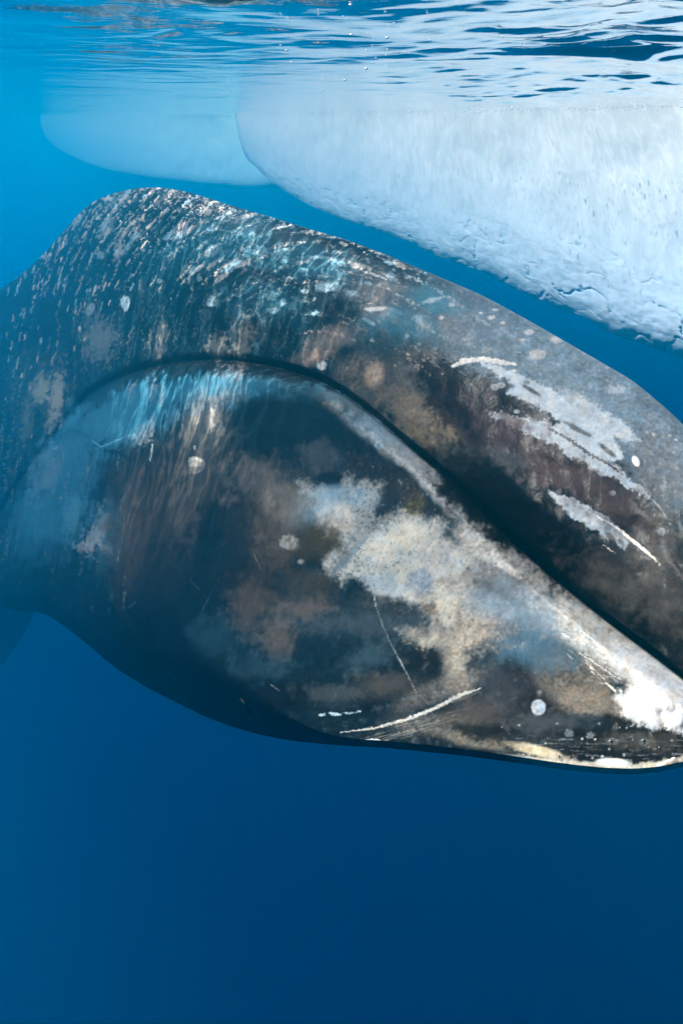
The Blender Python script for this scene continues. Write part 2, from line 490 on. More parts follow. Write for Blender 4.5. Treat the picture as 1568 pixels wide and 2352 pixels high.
def stroke(pts, wd, col, a=1.0, soft=.6, broken=0, wob=2):
    P = np.array(pts, float)
    wds = np.interp(np.linspace(0, 1, len(P)), np.linspace(0, 1, len(wd)), wd) if hasattr(wd, '__len__') else np.full(len(P), wd)
    mw = wds.max() * 2 + 6
    w = window(P[:, 0].min() - mw, P[:, 0].max() + mw, P[:, 1].min() - mw, P[:, 1].max() + mw)
    if w is None: return
    x = PX[w] + wob * n5[w]; y = PY[w] + wob * n6[w]
    best = np.full(x.shape, -1e9)
    for k in range(len(P) - 1):
        x0, y0 = P[k]; x1, y1 = P[k + 1]; L2 = (x1 - x0) ** 2 + (y1 - y0) ** 2 + 1e-6
        t = np.clip(((x - x0) * (x1 - x0) + (y - y0) * (y1 - y0)) / L2, 0, 1)
        d = np.hypot(x - x0 - t * (x1 - x0), y - y0 - t * (y1 - y0))
        ww = wds[k] + (wds[k + 1] - wds[k]) * t
        best = np.maximum(best, 1 - d / np.maximum(ww, .4))
    mk = sstep(-soft * .2, soft, best)
    if broken: mk = mk * sstep(-.25, .25, n5[w] + n3[w] * .6 + (.5 - broken))
    put(w, a * mk, col)

# broad tones
put((slice(None), slice(None)), sstep(.0, .6, n1) * .6, NV_)
put((slice(None), slice(None)), sstep(.05, .5, n2) * .5, K)
DL = PY - LP
right = sstep(800, 1150, PX)
# snout: slate above, dark towards the lip
put((slice(None), slice(None)), right * (DL < 0) * sstep(330, 120, PY - T), SL)
put((slice(None), slice(None)), right * (DL < 0) * sstep(200, 60, PY - T) * .6 * sstep(1000, 1300, PX), (.12, .16, .195))
for b_ in [
    # cheek and lip, left
    (240, 985, 130, 60, -12, BL, .8), (120, 1150, 80, 150, 15, BL, .55), (330, 930, 120, 50, -15, BL, .6), (560, 905, 190, 40, 2, BL, .7),
    (180, 1090, 50, 100, 10, BL, .5), (260, 1230, 60, 80, 0, BL, .25),
    (70, 880, 60, 90, 10, (.05, .06, .055), .5), (60, 1020, 70, 90, 20, (.012, .03, .03), .8),
    (380, 1180, 130, 190, 5, (.040, .033, .028), .75), (290, 1260, 60, 90, 0, (.042, .035, .030), .7), (300, 1180, 25, 120, 8, (.11, .085, .065), .5),
    (530, 1240, 75, 210, 3, (.006, .014, .022), .95), (450, 1330, 110, 150, 0, (.008, .018, .026), .9), (430, 1180, 50, 120, 0, (.012, .02, .024), .7),
    (680, 965, 125, 85, 8, (.009, .024, .036), .95), (800, 1050, 90, 40, 20, (.015, .03, .042), .85),
    (470, 985, 60, 60, 70, (.13, .115, .10), .6), (500, 900, 70, 40, -20, (.12, .13, .14), .65), (480, 1120, 60, 60, 0, (.06, .05, .045), .6),
    (600, 1210, 90, 110, 20, (.085, .066, .05), .75), (570, 1330, 80, 70, 10, (.06, .045, .03), .75), (640, 1120, 80, 60, 0, (.08, .07, .062), .6),
    (650, 1160, 60, 40, 30, (.12, .13, .14), .6), (690, 1330, 60, 40, 0, (.055, .045, .03), .7), (720, 1245, 52, 46, 10, (.045, .036, .018), 1),
    (760, 1390, 120, 30, 5, (.055, .058, .06), .7), (700, 1430, 230, 80, 5, (.014, .032, .044), .85), (640, 1400, 90, 40, -10, (.07, .058, .05), .5),
    (640, 1470, 45, 55, 10, (.08, .066, .055), .6), (560, 1500, 90, 60, 0, (.012, .032, .045), .7), (820, 1480, 140, 60, 5, (.015, .035, .05), .85),
    (360, 1560, 190, 50, 32, K, .95), (500, 1620, 180, 40, 18, K, .97), (620, 1590, 130, 40, 5, (.009, .013, .014), .85), (250, 1480, 80, 60, 40, (.010, .020, .022), .8),
    (120, 1330, 130, 70, 15, (.012, .030, .028), .7), (200, 1380, 60, 60, 10, (.012, .03, .045), .5),
    # lip rim and cream side
    (1010, 1110, 200, 32, 43, (.22, .22, .225), .85), (880, 1000, 130, 34, 38, (.20, .205, .21), .8), (780, 930, 70, 22, 25, (.2, .19, .18), .75),
    (840, 975, 90, 24, 36, (.11, .17, .22), .5), (1080, 1140, 110, 22, 46, (.16, .2, .24), .5),
    (1230, 1330, 220, 70, 44, (.30, .285, .26), .85), (1150, 1280, 110, 60, 30, (.24, .23, .215), .85), (1350, 1450, 160, 60, 40, (.38, .36, .33), .75),
    (1050, 1420, 190, 90, 20, (.17, .155, .14), .85), (1180, 1420, 130, 70, 20, (.13, .145, .16), .75), (1070, 1500, 50, 90, 10, (.26, .225, .175), .8),
    (1000, 1360, 90, 70, 0, (.21, .19, .165), .8), (1120, 1460, 50, 60, 0, (.2, .17, .14), .6),
    (1170, 1345, 55, 28, 10, (.075, .07, .066), .9), (1120, 1310, 60, 18, 25, (.11, .11, .115), .8), (1230, 1370, 60, 25, 20, (.17, .17, .18), .6),
    (1240, 1510, 95, 50, 8, (.035, .060, .080), .9), (1150, 1550, 85, 60, 30, (.022, .042, .055), .9), (1220, 1570, 60, 60, 10, (.03, .03, .034), .85),
    (1190, 1460, 50, 60, 30, (.06, .085, .11), .6), (1010, 1340, 40, 50, 20, (.14, .15, .16), .4),
    (950, 1500, 60, 45, 20, (.028, .024, .02), .9), (960, 1575, 50, 28, -10, (.05, .045, .04), .7), (900, 1560, 100, 45, 0, (.015, .028, .036), .8),
    (860, 1590, 110, 24, -6, (.07, .06, .05), .5), (1010, 1585, 120, 26, -22, (.13, .115, .10), .6), (760, 1600, 60, 25, -10, (.05, .065, .07), .5),
    (1320, 1560, 95, 70, 20, (.15, .125, .095), .85), (1360, 1620, 80, 40, 10, (.17, .14, .105), .75), (1290, 1530, 60, 40, 0, (.06, .055, .05), .6),
    (1180, 1640, 110, 45, 5, (.03, .028, .026), .9), (1090, 1640, 60, 40, -20, (.05, .045, .04), .7),
    (1000, 1665, 110, 28, 0, (.11, .10, .085), .75), (900, 1690, 80, 14, 0, (.04, .045, .045), .6), (1120, 1705, 110, 18, 8, (.17, .145, .11), .7),
    # snout, lower right
    (745, 790, 70, 34, -40, (.17, .13, .115), .55), (700, 830, 60, 22, -20, (.14, .10, .085), .5), (800, 770, 50, 24, -10, (.15, .125, .115), .5), (820, 880, 80, 70, 20, (.11, .085, .07), .8), (860, 860, 20, 28, 20, (.26, .20, .15), .5),
    (930, 720, 120, 60, 20, (.13, .12, .12), .6), (830, 650, 90, 40, 10, (.10, .11, .12), .4), (870, 760, 60, 50, 0, (.10, .12, .13), .5),
    (900, 770, 100, 40, 0, (.016, .045, .062), .6), (960, 700, 60, 40, 0, (.018, .06, .09), .7), (700, 900, 80, 25, 20, (.04, .034, .03), .7), (960, 860, 70, 70, 0, (.10, .085, .075), .7),
    (990, 980, 100, 55, 40, (.15, .115, .08), .8), (940, 930, 60, 40, 30, (.12, .095, .075), .6), (1060, 1050, 80, 35, 40, (.07, .062, .055), .7),
    (1060, 900, 110, 60, 25, (.020, .022, .027), .9), (1180, 990, 190, 75, 32, (.024, .017, .021), .95), (1330, 1090, 170, 70, 33, (.034, .024, .026), .95),
    (1110, 1150, 120, 60, 42, K, .95), (1260, 1260, 190, 60, 42, (.008, .008, .009), .95), (1200, 1180, 150, 60, 40, (.010, .009, .010), .9),
    (1060, 1070, 70, 40, 40, (.045, .05, .055), .5), (1130, 1030, 50, 30, 30, (.04, .05, .055), .6),
    (1440, 1170, 90, 60, 40, (.06, .052, .05), .7), (1500, 1350, 140, 90, 30, (.075, .068, .062), .85), (1500, 1240, 60, 80, 10, (.10, .092, .085), .7),
    (1400, 1330, 110, 45, 25, (.055, .05, .045), .75), (1330, 1280, 60, 30, 40, (.02, .018, .018), .7), (1540, 1460, 90, 60, 30, (.035, .034, .03), .8),
    (1520, 1080, 60, 90, -20, (.12, .125, .13), .7), (1640, 1350, 80, 200, 0, (.07, .065, .06), .8),
]:
    blob(*b_)
# faint bluish haze of thin old skin
put((slice(None), slice(None)), .30 * sstep(.1, .5, n3) * (DL > 0) * sstep(620, 950, PX), (.10, .105, .105))
put((slice(None), slice(None)), .30 * sstep(.1, .5, n4) * (DL > 0) * sstep(500, 900, PX) * sstep(1650, 1500, PY), (.03, .055, .08))

# dark saddle and cream patches on the cheek
poly([(780, 1040), (865, 1048), (906, 1070), (938, 1093), (967, 1134), (1000, 1166), (1034, 1200), (1005, 1190), (970, 1186), (938, 1184), (918, 1175), (888, 1194), (858, 1212),
      (856, 1166), (879, 1112), (847, 1104), (806, 1112), (770, 1080)], (.034, .040, .050), soft=9)
blob(953, 1160, 24, 30, 10, (.085, .068, .03), .9)
blob(930, 1120, 30, 30, 10, (.06, .05, .045), .6)
CP = (.21, .217, .215)
poly([(689, 1104), (707, 1107), (724, 1119), (762, 1122), (786, 1110), (792, 1090), (809, 1096), (812, 1110), (841, 1104), (865, 1113), (879, 1110), (871, 1145), (859, 1166),
      (862, 1192), (853, 1210), (836, 1236), (806, 1257), (786, 1250), (765, 1257), (745, 1225), (724, 1204), (718, 1166), (695, 1151)], CP, a=.78, rough=14, fine=8, soft=14, speck=.65)
blob(745, 1150, 40, 22, 20, (.12, .17, .21), .55)
blob(770, 1190, 40, 40, 20, (.30, .27, .24), .6)
poly([(859, 1210), (888, 1192), (920, 1172), (944, 1186), (970, 1186), (1005, 1192), (1029, 1204), (1015, 1239), (1060, 1262), (1100, 1300), (1050, 1320), (1000, 1333), (967, 1353), (953, 1394),
      (938, 1383), (900, 1371), (865, 1365), (844, 1345), (821, 1327), (806, 1321), (786, 1345), (777, 1327), (748, 1318), (742, 1298), (739, 1277), (765, 1257), (786, 1262), (836, 1236)],
     (.235, .24, .23), a=.88, rough=15, fine=8, soft=14, speck=.6)
blob(950, 1230, 50, 30, 10, (.36, .33, .27), .5); blob(880, 1260, 40, 30, -30, (.34, .32, .28), .5); blob(1010, 1260, 50, 30, 20, (.2, .195, .19), .7)
blob(965, 1340, 30, 30, 0, (.09, .14, .19), .6)
stroke([(843, 1232), (815, 1262), (790, 1290), (768, 1310)], [4, 9, 12, 8], (.10, .13, .16), .85, wob=4)
blob(665, 1245, 22, 17, 10, (.26, .28, .29), .85, soft=.4, fine=.4); blob(690, 1290, 8, 6, 0, (.2, .2, .2), .6)
poly([(1000, 1340), (1030, 1352), (1050, 1370), (1046, 1410), (1030, 1440), (1008, 1415), (998, 1385)], (.29, .275, .225), a=.6, soft=12, rough=15, fine=9, speck=.5)
poly([(909, 1438), (930, 1436), (960, 1452), (1000, 1455), (1024, 1470), (1000, 1488), (965, 1490), (940, 1475), (920, 1462)], (.30, .28, .225), a=.7, soft=10, rough=14, fine=8, speck=.5)
blob(925, 1410, 70, 30, 8, (.03, .045, .06), .85); blob(985, 1400, 18, 14, 0, (.12, .08, .045), .5)
blob(870, 1395, 60, 25, 8, (.05, .05, .052), .7)
for k in range(260):                    # pits and freckles in the cream skin
    x = rng.uniform(760, 1180); y = 1080 + (x - 760) * .45 + rng.uniform(-60, 240)
    r = rng.uniform(1.6, 4.0)
    blob(x, y, r, r * rng.uniform(.5, 1), rng.uniform(0, 90), (.10, .10, .10), rng.uniform(.25, .75), soft=.8, rough=0, fine=0)

# white chin
poly([(1290, 1345), (1384, 1400), (1484, 1470), (1568, 1540), (1765, 1660), (1765, 1720), (1600, 1690), (1534, 1677), (1499, 1667), (1454, 1660), (1424, 1640), (1410, 1602), (1449, 1578),
      (1435, 1548), (1390, 1516), (1340, 1490), (1300, 1460), (1330, 1440), (1300, 1400)], (.42, .41, .385), a=.8, soft=14, rough=16, fine=6, speck=.75)
poly([(1400, 1470), (1484, 1500), (1568, 1552), (1765, 1668), (1765, 1715), (1600, 1684), (1534, 1674), (1499, 1664), (1460, 1655), (1432, 1636), (1428, 1605), (1460, 1580), (1455, 1545), (1420, 1510)],
     (.56, .56, .56), soft=14, rough=12, fine=6, speck=.12)
for k in range(150):
    x = rng.uniform(1290, 1450); y = 1350 + (x - 1290) * .78 + rng.uniform(0, 150)
    ll = rng.uniform(5, 22)
    stroke([(x, y), (x + ll * .8, y + ll * .62)], rng.uniform(.8, 2.4), (.6, .58, .53) if rng.rand() < .6 else (.12, .10, .08), rng.uniform(.2, .6), soft=.9, wob=2)
for (p, w_) in (([(1290, 1455), (1340, 1478), (1400, 1503)], 1.8), ([(1340, 1455), (1390, 1490), (1440, 1520)], 1.6), ([(1330, 1500), (1375, 1530), (1420, 1560)], 1.8), ([(1370, 1480), (1440, 1522)], 2.5)):
    stroke(p, w_, (.6, .58, .54), .5, soft=.9, wob=3)
# dark chin with whiskers, pale keel
poly([(1040, 1660), (1140, 1655), (1230, 1665), (1300, 1650), (1360, 1655), (1400, 1640), (1424, 1655), (1454, 1670), (1499, 1676), (1534, 1684), (1600, 1694), (1765, 1722), (1765, 1760), (1500, 1762),
      (1400, 1758), (1300, 1745), (1240, 1730), (1190, 1720), (1120, 1700), (1060, 1690)], (.026, .029, .028), a=.93, soft=13, rough=16)
blob(1340, 1655, 60, 16, 0, (.03, .05, .065), .7); blob(1500, 1700, 70, 20, 5, (.05, .046, .038), .6); blob(1250, 1700, 110, 14, 4, (.06, .075, .085), .45)
for k in range(70):
    x = rng.uniform(1150, 1568); y = rng.uniform(1690, 1745); ll = rng.uniform(10, 40)
    stroke([(x, y), (x + ll, y + ll * .1 - 2)], rng.uniform(.6, 1.8), (.14, .16, .17), rng.uniform(.2, .6), wob=2)
kx = PX; kb = B - PY
keel = sstep(24, 14, kb + 7 * n3 + 3 * n5 - 6 * sstep(1150, 1450, kx)) * sstep(1120, 1240, kx + 30 * n3)
put((slice(None), slice(None)), .95 * keel, (.36, .33, .27))
put((slice(None), slice(None)), .8 * sstep(14, 6, kb + 3 * n5) * sstep(1200, 1300, kx), (.46, .45, .41))
blob(1235, 1725, 60, 12, 14, (.5, .42, .28), .7)
stroke([(1500, 1764), (1530, 1750), (1548, 1742)], [2, 4, 2], (.75, .72, .65), .9)
blob(1410, 1752, 40, 9, 3, (.7, .7, .66), .8)
for k in range(26):
    x = rng.uniform(1150, 1560); y = rng.uniform(1660, 1745); r = rng.uniform(1.2, 3.2)
    blob(x, y, r, r, 0, (.30, .33, .33), rng.uniform(.35, .9), soft=.8, rough=.1)
for (x, y) in ((1306, 1685), (1405, 1703), (1478, 1705), (1356, 1690)):
    blob(x, y, 10, 8, 0, (.12, .145, .15), .8, soft=.5, rough=.6, fine=.5)

# long white scar and its wisps
stroke([(780, 1683), (859, 1673), (934, 1653), (999, 1627), (1040, 1606), (1064, 1594), (1106, 1581)], [1, 3.2, 4.2, 5, 6, 5, 1], (.34, .335, .31), .95, soft=.7, wob=3)
stroke([(1040, 1612), (1075, 1600), (1100, 1590)], [5, 4, 1], (.10, .09, .08), .7)
for k in range(40):
    x = rng.uniform(820, 1060); y = 1690 - (x - 820) * .28 + rng.uniform(4, 34); ll = rng.uniform(20, 60)
    stroke([(x, y), (x + ll, y - ll * .25)], rng.uniform(.8, 2.2), (.16, .155, .14), rng.uniform(.2, .6))
for k in range(90):                     # pale strokes painting the light on fine horizontal wrinkles low on the throat
    x = rng.uniform(600, 980); y = 1640 + (x - 600) * .14 + rng.uniform(-25, 25); ll = rng.uniform(6, 22)
    stroke([(x, y), (x + ll, y + rng.uniform(-1, 3))], rng.uniform(.6, 1.6), (.055, .08, .08), rng.uniform(.15, .55))
stroke([(735, 1643), (760, 1640), (782, 1642)], [3, 5, 3], (.26, .36, .40), .9, broken=.3); stroke([(788, 1640), (812, 1636), (828, 1634)], [3, 3.5, 2], (.26, .36, .40), .85, broken=.4)
stroke([(828, 1703), (850, 1699), (872, 1700)], [1, 2, 1], (.6, .62, .6), .9)
# round scars
poly([(436, 1052), (446, 1048), (458, 1051), (468, 1055), (471, 1066), (466, 1080), (456, 1086), (447, 1089), (438, 1086), (433, 1074), (433, 1062)], (.30, .30, .28), soft=2.5, rough=2, fine=1)
blob(447, 1028, 2.5, 5, 0, (.4, .38, .35), .9)
blob(1236, 1625, 16.5, 19, 0, (.25, .28, .31), 1, soft=.22, rough=.10, fine=.12); blob(1238, 1590, 5, 6, 0, (.13, .14, .14), .7)
blob(288, 695, 10, 15, 10, (.22, .30, .34), .95, soft=.3); blob(288, 695, 5, 9, 10, (.12, .2, .25), .7)
for (x, y, rx, ry, an) in ((488, 576, 18, 10, -25), (752, 659, 27, 12, -5), (312, 540, 12, 8, -40), (420, 535, 26, 8, -35), (205, 712, 8, 14, 0), (366, 645, 6, 5, 0), (458, 640, 6, 6, 0),
                           (626, 714, 9, 7, 0), (700, 668, 8, 6, 0), (488, 694, 14, 12, 0), (596, 575, 16, 12, 0), (866, 545, 10, 4, 10), (868, 1022, 9, 7, 0), (740, 840, 12, 10, 0),
                           (698, 620, 10, 5, 0), (650, 600, 8, 5, 0), (212, 705, 6, 10, 0), (230, 585, 7, 10, 0)):
    blob(x, y, rx, ry, an, (.14, .20, .24), .75, soft=.6, rough=.4, fine=.35)
    blob(x, y, rx * .55, ry * .5, an, (.06, .11, .14), .6, soft=.8)

# back marks along the hump: scratches, mixed with caustic light painted as pale strokes
def slope(x, y):
    sx_ = np.interp(x, [0, 100, 200, 350, 500, 620, 800, 1000], [2.6, 2.2, 1.4, .75, .42, .18, -.15, -.3])
    return sx_ * (1 + max(0, (y - 480)) / 170.0)
tcs = lambda x: float(topc(x))
for k in range(420):
    x = rng.uniform(20, 980) if k > 200 else rng.uniform(160, 640)
    tt = rng.rand() ** 1.9
    y0_ = tcs(x) + 4; y = y0_ + tt * (330 - .12 * x)
    if y > float(lipc(x)) - 25: continue
    big = rng.rand() < .30
    ll = rng.uniform(40, 170) if big else rng.uniform(5, 26)
    P = [(x, y)]
    for q in range(6):
        s_ = slope(P[-1][0], P[-1][1]); dx = 1 / math.sqrt(1 + s_ * s_)
        nx_, ny_ = P[-1][0] + dx * ll / 6, P[-1][1] - s_ * dx * ll / 6
        P.append((nx_ + rng.uniform(-1, 1), ny_ + rng.uniform(-1, 1)))
    lum = 1 - .55 * tt
    c = [(.40, .33, .30), (.16, .25, .30), (.32, .32, .33)][rng.choice(3, p=[.45, .35, .2])]
    wmax = (rng.uniform(2.0, 5.5) if big else rng.uniform(.9, 3.0)) * (1.1 - .4 * tt)
    stroke(P, [wmax * .3, wmax, wmax * .8, wmax * .2], c, lum * .75 * rng.uniform(.35, 1) ** (1 if big else 1.6), soft=.9, broken=.5 if big else 0, wob=5)
for k in range(110):                    # long thin lines wrapping the hump
    x = rng.uniform(60, 760); tt = rng.rand() ** 1.6; y = tcs(x) + 6 + tt * 210
    ll = rng.uniform(70, 210); P = [(x, y)]
    if y > float(lipc(x)) - 70: continue
    for q in range(12):
        s_ = slope(P[-1][0], P[-1][1]) * (1 + .5 * math.sin(q * 1.3 + x)); dx = 1 / math.sqrt(1 + s_ * s_)
        P.append((P[-1][0] + dx * ll / 12, P[-1][1] - s_ * dx * ll / 12 + rng.uniform(-1.5, 1.5)))
        if P[-1][1] < tcs(P[-1][0]) + 2: break
    if len(P) < 3: continue
    stroke(P, [.6, rng.uniform(1.4, 3.2), 1.6, .6], [(.44, .38, .35), (.30, .36, .40)][rng.randint(2)], rng.uniform(.35, .9) * (1 - .4 * tt) * (.55 if x > 480 else 1), soft=1.1, broken=.4, wob=7)
for k in range(95):                    # small flecks on the far shoulder
    x = rng.uniform(10, 330); y = tcs(x) + 8 + rng.rand() ** 1.2 * 300
    if y > float(lipc(x)) - 20: continue
    s_ = slope(x, y); ll = rng.uniform(5, 22); dx = 1 / math.sqrt(1 + s_ * s_)
    stroke([(x, y), (x + dx * ll, y - s_ * dx * ll)], rng.uniform(1.2, 3), [(.42, .36, .32), (.20, .34, .42)][rng.randint(2)], rng.uniform(.35, .9), soft=.9, wob=3)
for k in range(60):                    # larger scuffed smears
    x = rng.uniform(180, 980); y = tcs(x) + 6 + rng.rand() ** 1.3 * 190
    if y > float(lipc(x)) - 60: continue
    s_ = math.degrees(math.atan(slope(x, y)))
    blob(x, y, rng.uniform(8, 26), rng.uniform(3, 8), -s_, [(.33, .28, .26), (.15, .26, .33)][rng.randint(2)], rng.uniform(.2, .65), soft=.9, rough=.9, fine=.9)
for k in range(260):                    # soft vertical fades above the lip
    x = rng.uniform(-10, 760); lo = float(lipc(x)) - 20; y = lo - rng.rand() ** 1.5 * 170
    ll = rng.uniform(20, 80); an = rng.uniform(-.1, .35)
    c = [(.20, .155, .13), (.10, .14, .15), (.24, .22, .17)][rng.randint(3)]
    stroke([(x, y), (x + ll * an, y - ll)], [2, rng.uniform(4, 10), 2], c, rng.uniform(.10, .34), soft=1.2, wob=8)
for (x, y, rx, ry, a_) in ((90, 890, 16, 26, .6), (130, 905, 20, 55, .55), (115, 960, 10, 40, .5), (230, 775, 25, 40, .35), (375, 770, 14, 30, .3), (540, 760, 14, 60, .5), (600, 745, 10, 50, .4),
                           (500, 800, 20, 26, .5), (560, 820, 16, 24, .4), (200, 740, 8, 50, .4), (340, 800, 8, 40, .35)):
    blob(x, y, rx, ry, 8, (.17, .145, .13), a_ * .7, soft=1.2, rough=.9, fine=.8)
for k in range(200):                    # streaks down the cheek, left
    x = rng.uniform(20, 700); lo = float(lipc(x)) + 24
    y = lo + rng.rand() ** 1.4 * 300; ll = rng.uniform(25, 95)
    c = [(.20, .17, .145), (.05, .14, .20), (.13, .17, .19), (.01, .02, .03)][rng.randint(4)]
    stroke([(x, y), (x - ll * rng.uniform(-.05, .2), y + ll)], [2, rng.uniform(3, 9), 2], c, rng.uniform(.05, .18), soft=1.3, wob=9)
for (x, y, rx, ry, an, a_) in ((215, 1240, 30, 20, -60, .8), (232, 1215, 14, 40, 10, .6), (205, 1255, 26, 12, 0, .6), (245, 1260, 20, 10, 20, .55), (325, 1000, 22, 16, -20, .75), (345, 985, 10, 30, 5, .5),
                               (300, 905, 8, 22, 15, .6), (350, 900, 10, 24, 12, .6), (372, 910, 6, 20, 5, .6), (485, 960, 10, 28, 5, .7), (450, 965, 10, 14, 0, .5), (770, 928, 14, 7, 20, .8),
                               (120, 1090, 14, 45, 15, .45)):
    blob(x, y, rx, ry, an, (.27, .255, .24), a_ * .75, soft=1, rough=1.0, fine=.9)
stroke([(351, 1020), (348, 1040), (345, 1060)], [1.5, 2.5, 1], (.35, .42, .45), .9, wob=1)
# crease below the lip
stroke([(155, 985), (185, 995), (210, 1005)], [6, 7, 5], (.010, .03, .04), .9); stroke([(228, 1022), (245, 1010), (262, 1000), (290, 985), (306, 978)], [6, 8, 6, 3, 2], (.007, .018, .022), .95)
stroke([(212, 1012), (232, 1026), (262, 1014), (290, 1002), (310, 998)], 2.0, (.10, .26, .34), .9, wob=1); stroke([(240, 1035), (275, 1040), (300, 1060)], [4, 7, 3], (.01, .022, .028), .85)
# thin scratches
stroke([(842, 1325), (856, 1352), (864, 1395), (880, 1440), (895, 1475), (925, 1530), (955, 1590)], [.8, 1.4, 1, 1.3, 1.8, 1.6, .8], (.22, .26, .27), .7, wob=2)
stroke([(520, 1290), (492, 1350), (452, 1425)], [.8, 1.4, .8], (.10, .15, .18), .55, wob=1); stroke([(586, 1455), (596, 1466), (612, 1478)], [1, 3, 1], (.2, .32, .36), .8)
for k in range(46):
    x = rng.uniform(250, 1560); y = rng.uniform(1050, 1650); l = rng.uniform(10, 46); an = rng.uniform(-1.2, 1.2)
    if y < float(lipc(x)) + 40: continue
    stroke([(x, y), (x + l * math.cos(an), y + l * math.sin(an))], .9, (.22, .24, .25), rng.uniform(.15, .5), wob=1)
for k in range(150):                    # snout grain and small pocks
    x = rng.uniform(820, 1568); y = tcs(x) + rng.rand() * 260
    r = rng.uniform(1, 3.4)
    blob(x, y, r * 1.5, r, 30, (.22, .235, .25), rng.uniform(.1, .55), soft=.9, rough=.4)
for k in range(150):
    x = rng.uniform(980, 1568); y = tcs(x) + 20 + rng.rand() * 200; l = rng.uniform(20, 70)
    stroke([(x, y), (x + l, y + l * .62)], rng.uniform(.7, 2.2), (.20, .215, .225) if rng.rand() < .6 else (.05, .065, .08), rng.uniform(.15, .4), soft=1, wob=4)
for (x, y, rx, ry, an) in ((1214, 762, 12, 7, 0), (1277, 779, 13, 7, 5), (1232, 814, 19, 11, -5), (1394, 844, 4, 3, 0), (1129, 729, 8, 5, 0), (1104, 718, 6, 3, 0), (1154, 741, 6, 4, 0), (1037, 699, 8, 5, 10),
                           (994, 688, 26, 6, -14), (864, 709, 25, 6, -4), (1014, 729, 6, 5, 0), (934, 771, 4, 4, 0), (1136, 711, 7, 3, 0), (1200, 780, 7, 3, 0), (1500, 998, 3, 3, 0), (1537, 1000, 4, 3, 0), (1552, 1010, 4, 3, 0),
                           (740, 840, 8, 9, 0)):
    blob(x, y, rx, ry, an, (.26, .26, .26), .85, soft=.5, rough=.5, fine=.4)
    blob(x, y, rx * .5, ry * .4, an, (.25, .25, .26), .5)
blob(1417, 894, 18, 10, 0, (.28, .3, .31), .5, soft=.5, rough=1.2, fine=.8)
# worn grey patches on the snout
GP = (.25, .28, .31)
stroke([(1040, 842), (1064, 828), (1110, 824), (1154, 832), (1184, 836)], [4, 8, 6, 7, 3], (.36, .35, .34), .9, soft=.4, wob=4)
poly([(1104, 827), (1150, 842), (1190, 858), (1209, 867), (1254, 887), (1284, 905), (1334, 912), (1384, 942), (1429, 967), (1474, 1014), (1449, 1012), (1404, 1000), (1434, 1052), (1409, 1062),
      (1359, 1042), (1309, 1012), (1259, 985), (1289, 972), (1264, 952), (1224, 932), (1164, 902), (1184, 887), (1154, 867), (1104, 837)], GP, a=.92, soft=4, rough=7, fine=6, speck=.3)
blob(1340, 925, 60, 14, 28, (.20, .22, .24), .75, soft=.5, rough=1.1, fine=.9); blob(1410, 985, 45, 12, 38, (.22, .24, .26), .7, soft=.5, rough=1.1, fine=.9)
blob(1218, 895, 24, 5, 30, (.06, .055, .06), .9); blob(1325, 985, 40, 6, 28, (.07, .07, .075), .85); blob(1395, 1035, 26, 6, 38, (.06, .06, .065), .85); blob(1208, 878, 8, 5, 0, (.07, .10, .12), .8)
poly([(1117, 947), (1154, 952), (1209, 960), (1249, 965), (1279, 992), (1334, 1020), (1384, 1050), (1424, 1078), (1459, 1108), (1494, 1142), (1459, 1128), (1419, 1105), (1359, 1070), (1309, 1050),
      (1284, 1030), (1244, 1010), (1214, 994), (1174, 980), (1154, 967), (1129, 957)], GP, a=.88, soft=4, rough=9, fine=8, speck=.3)
stroke([(1262, 985), (1300, 1005), (1350, 1040), (1400, 1068), (1430, 1090)], [2, 5, 4, 4, 1], (.06, .055, .06), .9, wob=5)
blob(1180, 968, 26, 9, 10, (.16, .10, .09), .6, rough=1, fine=.9)
poly([(1340, 1062), (1372, 1072), (1392, 1092), (1372, 1090), (1352, 1078)], GP, a=.5, soft=2)
poly([(1256, 1126), (1309, 1142), (1359, 1165), (1394, 1187), (1424, 1217), (1446, 1250), (1434, 1262), (1404, 1240), (1374, 1222), (1329, 1199), (1304, 1177), (1274, 1157)], (.22, .245, .27), a=.9, soft=3, rough=8, fine=5)
blob(1400, 1232, 16, 6, 40, (.09, .09, .09), .8); blob(1425, 1245, 9, 5, 40, (.10, .10, .10), .8)
stroke([(1385, 1252), (1400, 1262), (1412, 1270)], [1, 2, 1], (.28, .26, .24), .8)
stroke([(1362, 1181), (1409, 1207), (1459, 1247), (1504, 1284)], [1.2, 3, 4.5, 2.5], (.55, .55, .54), 1, soft=.6, wob=2); stroke([(1500, 1282), (1515, 1298)], 3, (.3, .26, .2), .7, broken=.5)  # the first stroke is a white glint painted into the skin
blob(1459, 1059, 7, 12, -25, (.5, .5, .49), 1, soft=.5, rough=.25)
for (x, y) in ((1135, 888), (1150, 884), (1185, 945), (1408, 1132), (1518, 1220), (1325, 1040)):
    blob(x, y, 9, 7, 0, (.2, .22, .24), .7, soft=.5, rough=.8)
stroke([(1490, 1140), (1515, 1165), (1530, 1190)], [2, 3, 1], (.2, .2, .2), .6)
stroke([(1500, 1165), (1530, 1280), (1568, 1330)], [4, 8, 5], (.15, .14, .135), .4, soft=1, wob=7)

# mouth line with the groove's shade painted in near black
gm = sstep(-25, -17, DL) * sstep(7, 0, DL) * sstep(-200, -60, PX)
put((slice(None), slice(None)), .96 * gm, (.003, .004, .005))
